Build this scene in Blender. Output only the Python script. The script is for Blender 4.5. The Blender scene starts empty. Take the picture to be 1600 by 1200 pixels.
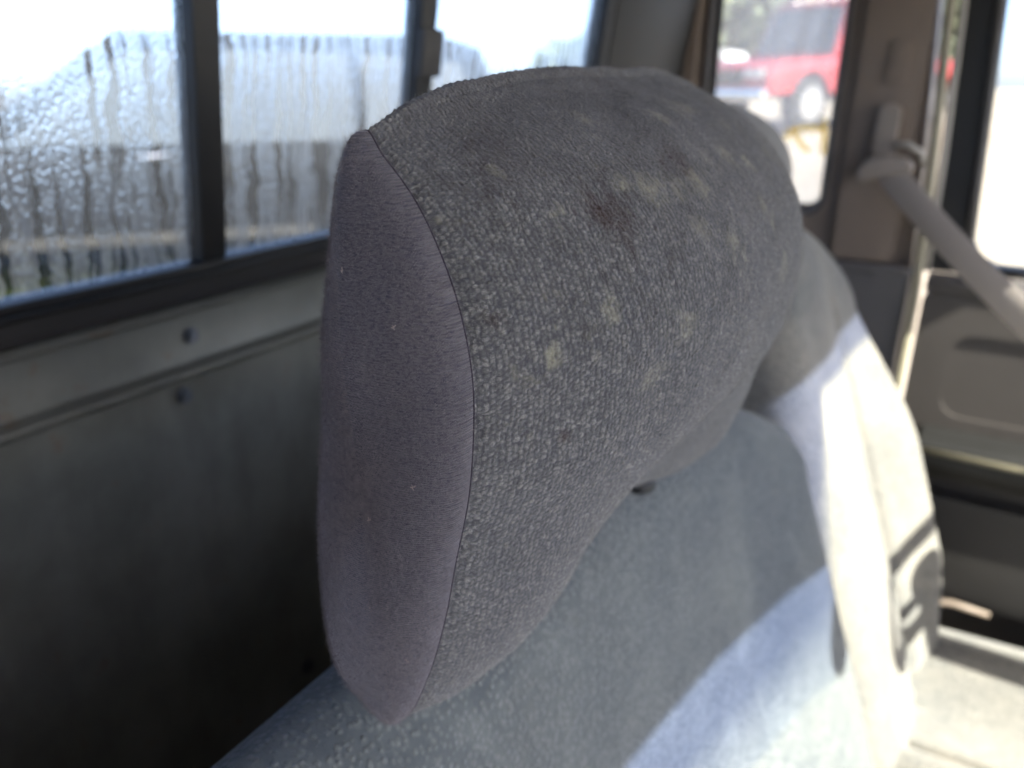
import bpy, bmesh, math, random
import numpy as np
from mathutils import Vector, Matrix
from mathutils.geometry import tessellate_polygon

# ------------------------------------------------------------------ camera, light, exposure
H = 1.30                      # camera height above the yard; cab coordinates below are relative to it
scn = bpy.context.scene
PITCH = math.atan2(470, 1200); AZ = math.radians(58.2)
cam_d = bpy.data.cameras.new("camera"); cam = bpy.data.objects.new("camera", cam_d)
scn.collection.objects.link(cam); scn.camera = cam
cam.location = (0, 0, H)
cam.rotation_euler = (math.pi/2 - PITCH, 0, -AZ)
cam_d.sensor_width = 36; cam_d.lens = 27.0
cam_d.clip_start = 0.01; cam_d.clip_end = 400
cam_d.dof.use_dof = True; cam_d.dof.focus_distance = 0.214; cam_d.dof.aperture_fstop = 8.0
cam_d.dof.aperture_blades = 7

SUN_AZ = math.radians(-12); SUN_EL = math.radians(41)
S = Vector((math.cos(SUN_EL)*math.sin(SUN_AZ), -math.cos(SUN_EL)*math.cos(SUN_AZ), math.sin(SUN_EL)))
world = bpy.data.worlds.new("World"); scn.world = world; world.use_nodes = True
wn = world.node_tree.nodes; wl = world.node_tree.links
sky = wn.new("ShaderNodeTexSky"); sky.sky_type = 'NISHITA'; sky.sun_disc = False
sky.sun_elevation = SUN_EL; sky.sun_rotation = math.atan2(S.x, S.y)
sky.dust_density = 1.4; sky.air_density = .35; sky.ozone_density = .1
bg = wn["Background"]; bg.inputs[1].default_value = 0.125
wl.new(sky.outputs[0], bg.inputs[0])
sd = bpy.data.lights.new("sun", 'SUN'); sd.energy = 5.0; sd.angle = math.radians(0.6); sd.color = (1, .94, .84)
sun = bpy.data.objects.new("sun", sd); scn.collection.objects.link(sun)
sun.rotation_euler = S.to_track_quat('Z', 'Y').to_euler(); sun.location = (0, -6, 9)
scn.view_settings.view_transform = 'Standard'; scn.view_settings.look = 'None'
scn.view_settings.exposure = 2.5; scn.view_settings.gamma = 1
scn.render.engine = 'CYCLES'
scn.cycles.use_denoising = True
scn.cycles.use_adaptive_sampling = True; scn.cycles.adaptive_threshold = .03
scn.cycles.max_bounces = 7; scn.cycles.diffuse_bounces = 4; scn.cycles.glossy_bounces = 3; scn.cycles.transparent_max_bounces = 16
scn.cycles.sample_clamp_indirect = 6.0

rng = np.random.default_rng(7); random.seed(7)
C = scn.collection

# ------------------------------------------------------------------ helpers
def tag(o, label=None, cat=None, group=None, kind=None):
    if label: o["label"] = label
    if cat: o["category"] = cat
    if group: o["group"] = group
    if kind: o["kind"] = kind
    return o

def empty(name, loc):
    """Empty at a thing's base; loc in cab coordinates (z relative to the camera)"""
    o = bpy.data.objects.new(name, None); o.location = (loc[0], loc[1], loc[2]+H)
    o.empty_display_size = .05; C.objects.link(o); return o

def wloc(o):
    l = Vector(o.location)
    return l + wloc(o.parent) if o.parent else l

def link(name, me, mat, parent=None, world_coords=False):
    """mesh vertices are cab coordinates"""
    o = bpy.data.objects.new(name, me); C.objects.link(o)
    if mat is not None and not me.materials: me.materials.append(mat)
    off = Vector((0, 0, 0 if world_coords else H))
    if parent is not None:
        off = off - wloc(parent); o.parent = parent
    me.transform(Matrix.Translation(off))
    return o

def np_mesh(name, V, F, uv=None, smooth=True, attrs=None):
    """V (n,3), F (m,4) or (m,3) arrays"""
    V = np.ascontiguousarray(V, dtype=np.float32); F = np.ascontiguousarray(F, dtype=np.int32)
    k = F.shape[1]; me = bpy.data.meshes.new(name)
    me.vertices.add(len(V)); me.vertices.foreach_set("co", V.ravel())
    me.loops.add(F.size); me.loops.foreach_set("vertex_index", F.ravel())
    me.polygons.add(len(F)); me.polygons.foreach_set("loop_start", np.arange(0, F.size, k, dtype=np.int32))
    me.polygons.foreach_set("loop_total", np.full(len(F), k, dtype=np.int32))
    if smooth: me.polygons.foreach_set("use_smooth", np.ones(len(F), dtype=bool))
    if uv is not None:
        l = me.uv_layers.new(name="UVMap"); l.data.foreach_set("uv", np.ascontiguousarray(uv[F.ravel()], dtype=np.float32).ravel())
    for n, a in (attrs or {}).items():
        at = me.attributes.new(n, 'FLOAT', 'POINT'); at.data.foreach_set("value", np.ascontiguousarray(a, dtype=np.float32))
    me.update(calc_edges=True); return me

def grid_faces(nu, nv, closed_v=False, flip=False):
    i, j = np.meshgrid(np.arange(nu-1), np.arange(nv if closed_v else nv-1), indexing='ij')
    j2 = (j+1) % nv
    F = np.stack([i*nv+j, (i+1)*nv+j, (i+1)*nv+j2, i*nv+j2], -1).reshape(-1, 4)
    return F[:, ::-1] if flip else F

def bm_link(name, bm, mat, parent=None, smooth=False, bevel=0, seg=2, world_coords=False):
    bmesh.ops.recalc_face_normals(bm, faces=bm.faces[:])
    if bevel:
        es = [e for e in bm.edges if len(e.link_faces) == 2 and e.calc_face_angle(0) > .5]
        bmesh.ops.bevel(bm, geom=es, offset=bevel, segments=seg, affect='EDGES', profile=.6, clamp_overlap=True)
    me = bpy.data.meshes.new(name); bm.to_mesh(me); bm.free()
    if smooth or bevel:
        for p in me.polygons: p.use_smooth = True
        me.set_sharp_from_angle(angle=math.radians(40))
    return link(name, me, mat, parent, world_coords)

def bm_box(bm, a, b):
    x0, y0, z0 = a; x1, y1, z1 = b
    v = [bm.verts.new(p) for p in ((x0,y0,z0),(x1,y0,z0),(x1,y1,z0),(x0,y1,z0),(x0,y0,z1),(x1,y0,z1),(x1,y1,z1),(x0,y1,z1))]
    for f in ((0,3,2,1),(4,5,6,7),(0,1,5,4),(1,2,6,5),(2,3,7,6),(3,0,4,7)): bm.faces.new([v[i] for i in f])
    return v

def box(name, a, b, mat, parent=None, bevel=0.0, seg=2):
    bm = bmesh.new(); bm_box(bm, a, b); return bm_link(name, bm, mat, parent, bevel=bevel, seg=seg)

def bm_prism(bm, outer, d0, d1, axes=(1, 2, 0), holes=()):
    """extrude a 2D polygon (with holes) along axes[2] from d0 to d1; 2D coords go to axes[0], axes[1]"""
    def mk(p, d):
        c = [0, 0, 0]; c[axes[0]] = p[0]; c[axes[1]] = p[1]; c[axes[2]] = d(p) if callable(d) else d; return c
    loops = [list(outer)] + [list(h) for h in holes]
    flat = [p for l in loops for p in l]
    A = [bm.verts.new(mk(p, d0)) for p in flat]; B = [bm.verts.new(mk(p, d1)) for p in flat]
    tris = tessellate_polygon([[Vector((p[0], p[1], 0)) for p in l] for l in loops])
    for t in tris:
        bm.faces.new([A[i] for i in t]); bm.faces.new([B[i] for i in reversed(t)])
    k = 0
    for l in loops:
        n = len(l)
        for i in range(n):
            a, b = k+i, k+(i+1) % n
            bm.faces.new([A[a], A[b], B[b], B[a]])
        k += n

def prism(name, outer, d0, d1, mat, parent=None, axes=(1, 2, 0), holes=(), bevel=0, seg=2):
    bm = bmesh.new(); bm_prism(bm, outer, d0, d1, axes, holes)
    bmesh.ops.dissolve_limit(bm, angle_limit=.01, verts=bm.verts[:], edges=bm.edges[:]) if bevel else None
    return bm_link(name, bm, mat, parent, bevel=bevel, seg=seg)

def rrect(x0, y0, x1, y1, r, n=6):
    r = r if isinstance(r, (tuple, list)) else (r,)*4     # bl br tr tl
    P = []
    for (cx, cy, a0, rr) in ((x0, y0, 180, r[0]), (x1, y0, 270, r[1]), (x1, y1, 0, r[2]), (x0, y1, 90, r[3])):
        sx = 1 if cx == x0 else -1; sy = 1 if cy == y0 else -1
        for i in range(n+1):
            a = math.radians(a0+90*i/n); P.append((cx+sx*rr+rr*math.cos(a), cy+sy*rr+rr*math.sin(a)))
    return P

def tube_mesh(name, pts, r, n=10, closed=False, flat=None):
    """round (or flat=(w,t) oriented) tube along points"""
    pts = [Vector(p) for p in pts]; m = len(pts); V = []
    up = Vector((0, 0, 1)); prev = None
    for i, p in enumerate(pts):
        a = pts[(i-1) % m] if (closed or i > 0) else pts[i]; b = pts[(i+1) % m] if (closed or i < m-1) else pts[i]
        t = (b-a).normalized()
        if prev is None:
            s = t.cross(up); s = s.normalized() if s.length > .05 else t.cross(Vector((1, 0, 0))).normalized()
        else: s = (prev - t*prev.dot(t)).normalized()
        prev = s; w = t.cross(s)
        rr = r[i] if isinstance(r, (list, tuple)) else r
        for k in range(n):
            an = 2*math.pi*k/n; V.append(p + s*math.cos(an)*rr + w*math.sin(an)*rr)
    V = np.array([tuple(v) for v in V]); nu = m
    F = grid_faces(nu, n, closed_v=True)
    if closed:
        j = np.arange(n); F = np.vstack([F, np.stack([(m-1)*n+j, j, (j+1) % n, (m-1)*n+(j+1) % n], -1)])
    me = np_mesh(name, V, F)
    if not closed:
        bm = bmesh.new(); bm.from_mesh(me); bm.verts.ensure_lookup_table()
        bm.faces.new([bm.verts[i] for i in reversed(range(n))]); bm.faces.new([bm.verts[(m-1)*n+i] for i in range(n)])
        bmesh.ops.recalc_face_normals(bm, faces=bm.faces[:]); bm.to_mesh(me); bm.free()
    return me

def tube(name, pts, r, mat, parent=None, n=10, closed=False):
    return link(name, tube_mesh(name, pts, r, n, closed), mat, parent)

def ico_disp(name, c, r, mat, parent=None, sub=2):
    bm = bmesh.new(); bmesh.ops.create_icosphere(bm, subdivisions=sub, radius=1)
    for v in bm.verts: v.co = Vector((v.co.x*r[0], v.co.y*r[1], v.co.z*r[2]))+Vector(c)
    return bm_link(name, bm, mat, parent, smooth=True)

# ------------------------------------------------------------------ materials
class MB:
    def __init__(s, name):
        s.m = bpy.data.materials.new(name); s.m.use_nodes = True; s.t = s.m.node_tree
        s.N = s.t.nodes; s.L = s.t.links; s.p = s.N["Principled BSDF"]; s.out = s.N["Material Output"]
    def n(s, t, **k):
        x = s.N.new(t)
        for a, b in k.items():
            if a == 'ins':
                for q, w in b.items():
                    if hasattr(w, 'links') or isinstance(w, bpy.types.NodeSocket): s.L.new(w, x.inputs[q])
                    else: x.inputs[q].default_value = w
            else: setattr(x, a, b)
        return x
    def coord(s, kind='Object', scale=(1, 1, 1), rot=(0, 0, 0)):
        c = s.n("ShaderNodeTexCoord"); m = s.n("ShaderNodeMapping", ins={'Scale': scale, 'Rotation': rot})
        s.L.new(c.outputs[kind], m.inputs[0]); return m.outputs[0]
    def noise(s, vec, scale, detail=4, rough=.55, dist=0):
        return s.n("ShaderNodeTexNoise", ins={'Vector': vec, 'Scale': scale, 'Detail': detail, 'Roughness': rough, 'Distortion': dist}).outputs[0]
    def ramp(s, fac, stops):
        r = s.n("ShaderNodeValToRGB"); s.L.new(fac, r.inputs[0]); e = r.color_ramp.elements
        while len(e) < len(stops): e.new(.5)
        for i, (p, c) in enumerate(stops):
            e[i].position = p; e[i].color = (*c, 1) if isinstance(c, (tuple, list)) else (c, c, c, 1)
        return r.outputs[0]
    def mix(s, f, a, b, blend='MIX'):
        x = s.n("ShaderNodeMix", data_type='RGBA', blend_type=blend)
        for sock, v in ((x.inputs[0], f), (x.inputs[6], a), (x.inputs[7], b)):
            if isinstance(v, bpy.types.NodeSocket): s.L.new(v, sock)
            elif isinstance(v, (tuple, list)): sock.default_value = (*v[:3], 1)
            else: sock.default_value = v
        return x.outputs[2]
    def math(s, op, a, b=0.0):
        x = s.n("ShaderNodeMath", operation=op)
        for i, v in enumerate((a, b)):
            if isinstance(v, bpy.types.NodeSocket): s.L.new(v, x.inputs[i])
            else: x.inputs[i].default_value = v
        return x.outputs[0]
    def attr(s, n): return s.n("ShaderNodeAttribute", attribute_name=n).outputs['Fac']
    def bump(s, h, strength=.5, dist=.001, normal=None):
        b = s.n("ShaderNodeBump", ins={'Height': h, 'Strength': strength, 'Distance': dist})
        if normal is not None: s.L.new(normal, b.inputs['Normal'])
        return b.outputs[0]
    def set(s, **k):
        for a, v in k.items():
            i = s.p.inputs[a.replace('_', ' ')]
            if isinstance(v, bpy.types.NodeSocket): s.L.new(v, i)
            elif isinstance(v, (tuple, list)) and len(v) == 3: i.default_value = (*v, 1) if i.type == 'RGBA' else v
            else: i.default_value = v
        return s

def plastic(name, col, rough=.55, grain=900, var=.12, bump=.15, spec=.5):
    m = MB(name); c = m.coord()
    n1 = m.noise(c, 6, 5); n2 = m.noise(c, grain, 2)
    col2 = m.mix(m.ramp(n1, [(.3, 0), (.75, 1)]), tuple(x*(1-var) for x in col), tuple(min(1, x*(1+var)) for x in col))
    m.set(Base_Color=col2, Roughness=rough, Specular_IOR_Level=spec, Normal=m.bump(n2, bump, .0006)); return m.m

def paint(name, col, rough=.3, metal=0.0):
    m = MB(name); c = m.coord(); n1 = m.noise(c, 3, 4)
    m.set(Base_Color=m.mix(m.ramp(n1, [(.35, 0), (.7, 1)]), tuple(x*.85 for x in col), col),
          Roughness=m.ramp(n1, [(.3, rough*.7), (.7, rough*1.3)]), Metallic=metal, Coat_Weight=.6, Coat_Roughness=.08); return m.m

def metal(name, col, rough=.25):
    m = MB(name); n1 = m.noise(m.coord(), 20, 4)
    m.set(Base_Color=col, Metallic=1.0, Roughness=m.ramp(n1, [(.3, rough*.7), (.7, rough*1.4)])); return m.m

# woven face cloth of the headrest: raised nubs of grey yarn on a navy ground weave, with mould and brown stains
def mat_woven():
    m = MB("woven_cloth"); c = m.coord()
    uv = m.coord('UV')
    k = m.attr("nub"); tone = m.attr("tone"); br = m.attr("brown"); mo = m.attr("mould"); ds = m.attr("grime_shade")
    fine = m.noise(uv, 2600, 3, .7); mid = m.noise(c, 34, 5, .6); big = m.noise(c, 11, 3)
    yarn = m.mix(m.ramp(tone, [(0, 0), (1, 1)]), (.228, .222, .208), (.400, .390, .358))
    yarn = m.mix(m.ramp(mid, [(.35, 0), (.72, .45)]), yarn, (.24, .235, .21))
    ground = (.082, .082, .088)
    col = m.mix(m.ramp(k, [(.05, 0), (.70, 1)]), ground, yarn)
    col = m.mix(m.math('MULTIPLY', m.ramp(fine, [(.38, 1), (.60, 0)]), .75), col, (.070, .074, .084))
    sp = m.noise(c, 90, 4, .65)
    col = m.mix(m.math('MULTIPLY', m.ramp(sp, [(.63, 0), (.74, 1)]), .35), col, (.33, .31, .22))
    bn = m.math('MULTIPLY', m.math('MINIMUM', m.math('MULTIPLY', br, 1.15), 1.0), m.ramp(m.noise(c, 160, 4, .7), [(.3, .15), (.6, 1)]))
    col = m.mix(bn, col, (.034, .014, .010))
    mn = m.math('MULTIPLY', m.math('MULTIPLY', mo, 1.3), m.ramp(m.noise(c, 240, 4, .7), [(.36, 0), (.58, 1)]))
    col = m.mix(mn, col, (.42, .41, .29))
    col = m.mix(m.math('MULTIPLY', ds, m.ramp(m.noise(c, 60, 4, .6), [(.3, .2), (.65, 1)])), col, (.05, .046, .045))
    m.set(Base_Color=col, Roughness=.95, Specular_IOR_Level=.15, Sheen_Weight=.35, Sheen_Roughness=.45,
          Sheen_Tint=(.8, .8, .85), Normal=m.bump(fine, 1.0, .0005)); return m.m

def mat_side():
    m = MB("knit_side_cloth"); c = m.coord(); uv = m.coord('UV')
    w = m.n("ShaderNodeTexWave", wave_type='BANDS', bands_direction='Y', ins={'Vector': uv, 'Scale': 420, 'Distortion': 3.2, 'Detail': 3, 'Detail Scale': 3.0}).outputs['Fac']
    uvs = m.coord('UV', (700, 1500, 1)); stitch = m.noise(uvs, 1, 3, .7)
    big = m.noise(c, 14, 4); mid = m.noise(c, 120, 3)
    col = m.mix(m.ramp(big, [(.35, 0), (.68, 1)]), (.106, .104, .124), (.142, .133, .143))
    col = m.mix(m.math('MULTIPLY', m.ramp(stitch, [(.36, 1), (.56, 0)]), .7), col, (.03, .03, .052))
    col = m.mix(m.math('MULTIPLY', m.ramp(mid, [(.62, 0), (.8, 1)]), .25), col, (.24, .22, .22))
    hgt = m.math('ADD', m.math('MULTIPLY', w, .35), stitch)
    m.set(Base_Color=col, Roughness=.95, Specular_IOR_Level=.12, Sheen_Weight=.5, Sheen_Roughness=.4,
          Sheen_Tint=(.9, .85, .88), Normal=m.bump(hgt, .7, .0005)); return m.m

def mat_fuzz(name, a, b):
    m = MB(name); c = m.coord()
    m.set(Base_Color=m.mix(m.ramp(m.noise(c, 700, 2), [(.3, 0), (.7, 1)]), a, b), Roughness=.9, Specular_IOR_Level=.1); return m.m

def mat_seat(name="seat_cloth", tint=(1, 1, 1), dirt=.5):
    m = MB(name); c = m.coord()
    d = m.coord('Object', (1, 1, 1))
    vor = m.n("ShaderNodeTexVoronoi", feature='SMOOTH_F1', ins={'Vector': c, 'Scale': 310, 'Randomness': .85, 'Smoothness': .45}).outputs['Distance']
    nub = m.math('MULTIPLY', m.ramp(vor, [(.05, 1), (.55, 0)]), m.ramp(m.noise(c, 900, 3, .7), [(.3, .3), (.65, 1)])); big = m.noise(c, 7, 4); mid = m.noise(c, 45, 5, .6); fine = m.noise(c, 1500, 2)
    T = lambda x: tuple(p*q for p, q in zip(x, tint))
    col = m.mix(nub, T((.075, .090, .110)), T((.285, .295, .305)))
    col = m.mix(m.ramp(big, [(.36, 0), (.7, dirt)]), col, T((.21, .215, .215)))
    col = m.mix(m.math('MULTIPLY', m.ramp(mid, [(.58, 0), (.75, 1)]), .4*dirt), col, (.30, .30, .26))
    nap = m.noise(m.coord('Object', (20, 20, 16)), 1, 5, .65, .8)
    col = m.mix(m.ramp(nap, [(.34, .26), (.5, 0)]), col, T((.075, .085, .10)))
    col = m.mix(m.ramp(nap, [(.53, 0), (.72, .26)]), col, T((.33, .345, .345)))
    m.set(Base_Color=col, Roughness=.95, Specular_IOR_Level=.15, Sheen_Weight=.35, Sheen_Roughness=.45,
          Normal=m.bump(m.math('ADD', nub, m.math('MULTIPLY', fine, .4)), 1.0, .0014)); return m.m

def mat_sheet():
    m = MB("cab_steel"); c = m.coord(); v = m.coord('Object', (4, 4, 1.2))
    a = m.noise(c, 7, 6, .68); r = m.noise(c, 28, 6, .7); st = m.noise(v, 8, 5, .6); f = m.noise(c, 500, 3)
    col = m.mix(m.ramp(a, [(.3, 0), (.7, 1)]), (.085, .087, .078), (.17, .174, .158))
    col = m.mix(m.math('MULTIPLY', m.ramp(st, [(.45, 0), (.7, 1)]), .3), col, (.045, .042, .036))
    col = m.mix(m.math('MULTIPLY', m.ramp(r, [(.62, 0), (.72, 1)]), .55), col, (.11, .06, .028))
    m.set(Base_Color=col, Roughness=m.ramp(a, [(.3, .38), (.7, .6)]), Specular_IOR_Level=.4, Normal=m.bump(m.math('ADD', a, m.math('MULTIPLY', f, .1)), .2, .004)); return m.m

def mat_rail():
    m = MB("galvanised_rail"); c = m.coord(); a = m.noise(c, 14, 6, .65); r = m.noise(c, 40, 5, .7)
    col = m.mix(m.ramp(a, [(.3, 0), (.7, 1)]), (.115, .12, .11), (.18, .185, .17))
    col = m.mix(m.math('MULTIPLY', m.ramp(r, [(.6, 0), (.72, 1)]), .6), col, (.15, .085, .035))
    m.set(Base_Color=col, Roughness=.42, Metallic=.25, Normal=m.bump(a, .25, .002)); return m.m

def mat_clear(name, tint=(.96, .98, .97), dust=.06):
    """thin clear pane: straight-through light, a film of dust that scatters, a sharp surface gloss"""
    m = MB(name); c = m.coord()
    tr = m.n("ShaderNodeBsdfTransparent", ins={'Color': (*tint, 1)}); tl = m.n("ShaderNodeBsdfTranslucent", ins={'Color': (.8, .8, .78, 1)})
    gl = m.n("ShaderNodeBsdfGlossy", ins={'Roughness': .03})
    d = m.math('MULTIPLY', m.ramp(m.noise(c, 9, 5, .6), [(.25, .55), (.75, 1)]), dust)
    x = m.n("ShaderNodeMixShader"); m.L.new(d, x.inputs[0]); m.L.new(tr.outputs[0], x.inputs[1]); m.L.new(tl.outputs[0], x.inputs[2])
    y = m.n("ShaderNodeMixShader", ins={0: .04}); m.L.new(x.outputs[0], y.inputs[1]); m.L.new(gl.outputs[0], y.inputs[2])
    m.L.new(y.outputs[0], m.out.inputs[0]); return m.m

def mat_fogged():
    """condensation: milky film, beads, and vertical runs where water has washed the film away"""
    m = MB("fogged_glass"); c = m.coord()
    sep = m.n("ShaderNodeSeparateXYZ", ins={0: c}); X, Z = sep.outputs[0], sep.outputs[2]
    wob = m.noise(m.coord('Object', (18, 18, 30)), 1, 3, .6); wob2 = m.noise(m.coord('Object', (50, 50, 140)), 1, 2, .6)
    xs = m.math('ADD', X, m.math('ADD', m.math('MULTIPLY', wob, .020), m.math('MULTIPLY', wob2, .004)))
    def vec(a, b):
        return m.n("ShaderNodeCombineXYZ", ins={0: m.math('MULTIPLY', xs, a), 1: 0.0, 2: m.math('MULTIPLY', Z, b)}).outputs[0]
    run = m.ramp(m.noise(vec(140, 6), 1, 3, .6), [(.43, .05), (.49, .90), (.60, 1), (.74, .8)])
    run2 = m.ramp(m.noise(vec(90, 3), 1, 2, .5), [(.38, 0), (.55, 1)])
    bead = m.n("ShaderNodeTexVoronoi", feature='F1', ins={'Vector': m.coord('Object', (1, 1, .7)), 'Scale': 330, 'Randomness': 1}).outputs['Distance']
    beadh = m.ramp(bead, [(.1, 1), (.55, 0)]); patch = m.ramp(m.noise(c, 16, 4, .6), [(.25, .8), (.6, 1)])
    film = m.math('MULTIPLY', m.math('MULTIPLY', run, m.ramp(run2, [(0, .9), (1, 1)])), patch)
    film = m.math('MULTIPLY', film, m.math('ADD', .74, m.math('MULTIPLY', beadh, .26)))
    hgt = m.math('ADD', m.math('MULTIPLY', beadh, .5), run)
    nrm = m.bump(hgt, .9, .003)
    tr = m.n("ShaderNodeBsdfTransparent", ins={'Color': (.96, .97, .97, 1)})
    rf = m.n("ShaderNodeBsdfRefraction", ins={'Color': (.97, .97, .97, 1), 'Roughness': .60, 'IOR': 1.13, 'Normal': nrm})
    tl = m.n("ShaderNodeBsdfTranslucent", ins={'Color': (.97, .97, .96, 1), 'Normal': nrm})
    gl = m.n("ShaderNodeBsdfGlossy", ins={'Roughness': .12, 'Normal': nrm})
    a = m.n("ShaderNodeMixShader", ins={0: .12}); m.L.new(rf.outputs[0], a.inputs[1]); m.L.new(tl.outputs[0], a.inputs[2])
    b = m.n("ShaderNodeMixShader"); m.L.new(m.math('ADD', .03, m.math('MULTIPLY', film, .92)), b.inputs[0]); m.L.new(tr.outputs[0], b.inputs[1]); m.L.new(a.outputs[0], b.inputs[2])
    d = m.n("ShaderNodeMixShader", ins={0: .03}); m.L.new(b.outputs[0], d.inputs[1]); m.L.new(gl.outputs[0], d.inputs[2])
    m.L.new(d.outputs[0], m.out.inputs[0]); return m.m

def mat_marker():
    m = MB("yellow_paint_marker"); n = m.noise(m.coord(), 260, 3)
    c = m.mix(n, (.80, .60, .05), (.90, .74, .12))
    tl = m.n("ShaderNodeBsdfTranslucent", ins={'Color': c}); df = m.n("ShaderNodeBsdfTransparent", ins={'Color': (.95, .80, .18, 1)})
    x = m.n("ShaderNodeMixShader", ins={0: .55}); m.L.new(tl.outputs[0], x.inputs[1]); m.L.new(df.outputs[0], x.inputs[2]); m.L.new(x.outputs[0], m.out.inputs[0]); return m.m

def mat_tint():
    m = MB("blue_tint"); tr = m.n("ShaderNodeBsdfTransparent", ins={'Color': m.mix(m.ramp(m.attr('fade'), [(.72, 0), (1, 1)]), (.21, .26, .47), (.75, .80, .92))}); m.L.new(tr.outputs[0], m.out.inputs[0]); return m.m

def mat_ground():
    m = MB("gravel_yard"); c = m.coord(); a = m.noise(c, .5, 5, .6); b = m.noise(c, 9, 6, .7)
    col = m.mix(m.ramp(a, [(.35, 0), (.65, 1)]), (.26, .22, .17), (.36, .33, .28))
    col = m.mix(m.ramp(b, [(.35, .5), (.6, 0)]), col, (.17, .14, .11))
    sp = m.n("ShaderNodeSeparateXYZ", ins={0: c})
    earth = m.math('ADD', m.math('SUBTRACT', sp.outputs[1], m.math('MULTIPLY', sp.outputs[0], .62)), m.math('MULTIPLY', a, 3.0))
    e = m.ramp(m.math('MULTIPLY', m.math('ADD', earth, 2.0), .15), [(.25, 0), (.4, 1)])
    col = m.mix(e, col, m.mix(b, (.014, .012, .009), (.040, .032, .022)))
    m.set(Base_Color=col, Roughness=.95, Normal=m.bump(b, .5, .03)); return m.m

def mat_leaf(name, a, b):
    m = MB(name); m.set(Base_Color=m.mix(m.ramp(m.noise(m.coord(), 2.5, 3), [(.35, 0), (.65, 1)]), a, b), Roughness=.7); return m.m

M = dict(
    woven=mat_woven(), side=mat_side(), seat=mat_seat(tint=(.84, .86, .80)), seat_lit=mat_seat("seat_cloth_sunlit", (1.25, 1.10, .90), .6), sheet=mat_sheet(), rail=mat_rail(),  # seat_lit: same cloth with sunlight painted in as a brighter, warmer tint
    seam=mat_fuzz("seam_thread", (.035, .03, .042), (.06, .052, .07)),
    fuzz_w=mat_fuzz("grey_fuzz", (.16, .16, .165), (.32, .31, .29)), fuzz_s=mat_fuzz("violet_fuzz", (.15, .135, .15), (.26, .235, .24)),
    lint=mat_fuzz("lint_fibre", (.34, .26, .24), (.48, .42, .39)),
    rubber=plastic("black_rubber", (.012, .012, .012), .5, 500, .2, .2),
    doortrim=plastic("door_trim", (.050, .044, .041), .5, 1100, .12, .25),
    taupe=plastic("taupe_trim", (.190, .148, .116), .55, 1100, .10, .25),
    greytrim=plastic("grey_trim", (.085, .079, .079), .5, 1100, .10, .25),
    darktrim=plastic("dark_trim", (.05, .047, .045), .6, 1000, .12, .25),
    lighttrim=plastic("pale_trim", (.33, .31, .28), .45, 900, .1, .2),
    beltguide=plastic("belt_guide_plastic", (.24, .205, .178), .42, 900, .06, .15),
    seal=plastic("weathered_seal", (.28, .255, .18), .45, 300, .22, .4),
    carpet=plastic("floor_carpet", (.17, .145, .125), .95, 400, .25, .8),
    liner=plastic("roof_liner", (.22, .20, .18), .95, 700, .08, .4),
    dash=plastic("dash_plastic", (.34, .33, .32), .6, 900, .08, .2),
    cabpaint=paint("cab_paint", (.10, .12, .16)),
    chrome=metal("chrome", (.8, .8, .8), .12), steel=metal("steel_post", (.55, .55, .56), .25),
    bolt=metal("blued_bolt", (.10, .11, .13), .4),
    fog=mat_fogged(), clear=mat_clear("clear_pane", dust=.03), bare=mat_clear("bare_glass", dust=.0), quarter=mat_clear("dusty_pane", (.92, .94, .94), .40), tint=mat_tint(),
    ground=mat_ground(), redpaint=paint("red_paint", (.36, .025, .03)), silver=plastic("faded_black_paint", (.008, .009, .011), .75, 40, .2, .05, .15),
    white=paint("white_paint", (.75, .76, .76)), bluep=paint("blue_paint", (.05, .16, .5)),
    carglass=plastic("car_glass", (.05, .06, .07), .08, 50, .1, .0), tyre=plastic("tyre_rubber", (.02, .02, .02), .8, 60, .2, .3),
    rim=metal("alloy_rim", (.72, .72, .72), .22), lamp=plastic("lamp_lens", (.7, .7, .66), .1, 50, .05, 0), amber=plastic("amber_lens", (.8, .35, .05), .2, 50, .05, 0),
    yellow=mat_marker(),
    leaf=mat_leaf("far_foliage", (.05, .075, .04), (.11, .13, .07)), grass=mat_leaf("grass_blades", (.05, .085, .02), (.10, .13, .03)),
    webbing=None,
)
def mat_web():
    m = MB("belt_webbing"); uv = m.coord('UV')
    w = m.n("ShaderNodeTexWave", wave_type='BANDS', bands_direction='DIAGONAL', ins={'Vector': uv, 'Scale': 500, 'Distortion': .6}).outputs['Fac']
    m.set(Base_Color=m.mix(w, (.30, .262, .235), (.42, .37, .335)), Roughness=.6, Sheen_Weight=.2, Normal=m.bump(w, .4, .0005)); return m.m
M['webbing'] = mat_web()

# ------------------------------------------------------------------ setting: yard
def ground_z(x, y):           # yard rises gently towards the driver's side; absolute height
    return .05*np.clip(np.asarray(x, float)-3.0, 0, 12)
gx = np.unique(np.r_[np.linspace(-90, -4, 10), np.linspace(-4, 22, 53), np.linspace(22, 120, 10)]); gy = np.linspace(-90, 110, 41)
GX, GY = np.meshgrid(gx, gy, indexing='ij')
me = np_mesh("ground", np.stack([GX, GY, ground_z(GX, GY)], -1).reshape(-1, 3), grid_faces(len(gx), len(gy)))
tag(link("ground", me, M['ground'], None, True), kind="structure")

# ------------------------------------------------------------------ setting: cab shell
WX = 1.30; RY = 0.50; FLOOR = -1.02; ROOF = .26; LX = -.34
LEAN = .16; WZ = -.126
def ry(z): return RY - LEAN*(z-WZ) if z > WZ else RY

o = box("floor", (LX, -1.3, FLOOR-.04), (WX+.03, RY+.03, FLOOR), M['carpet']); tag(o, kind="structure")
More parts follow.
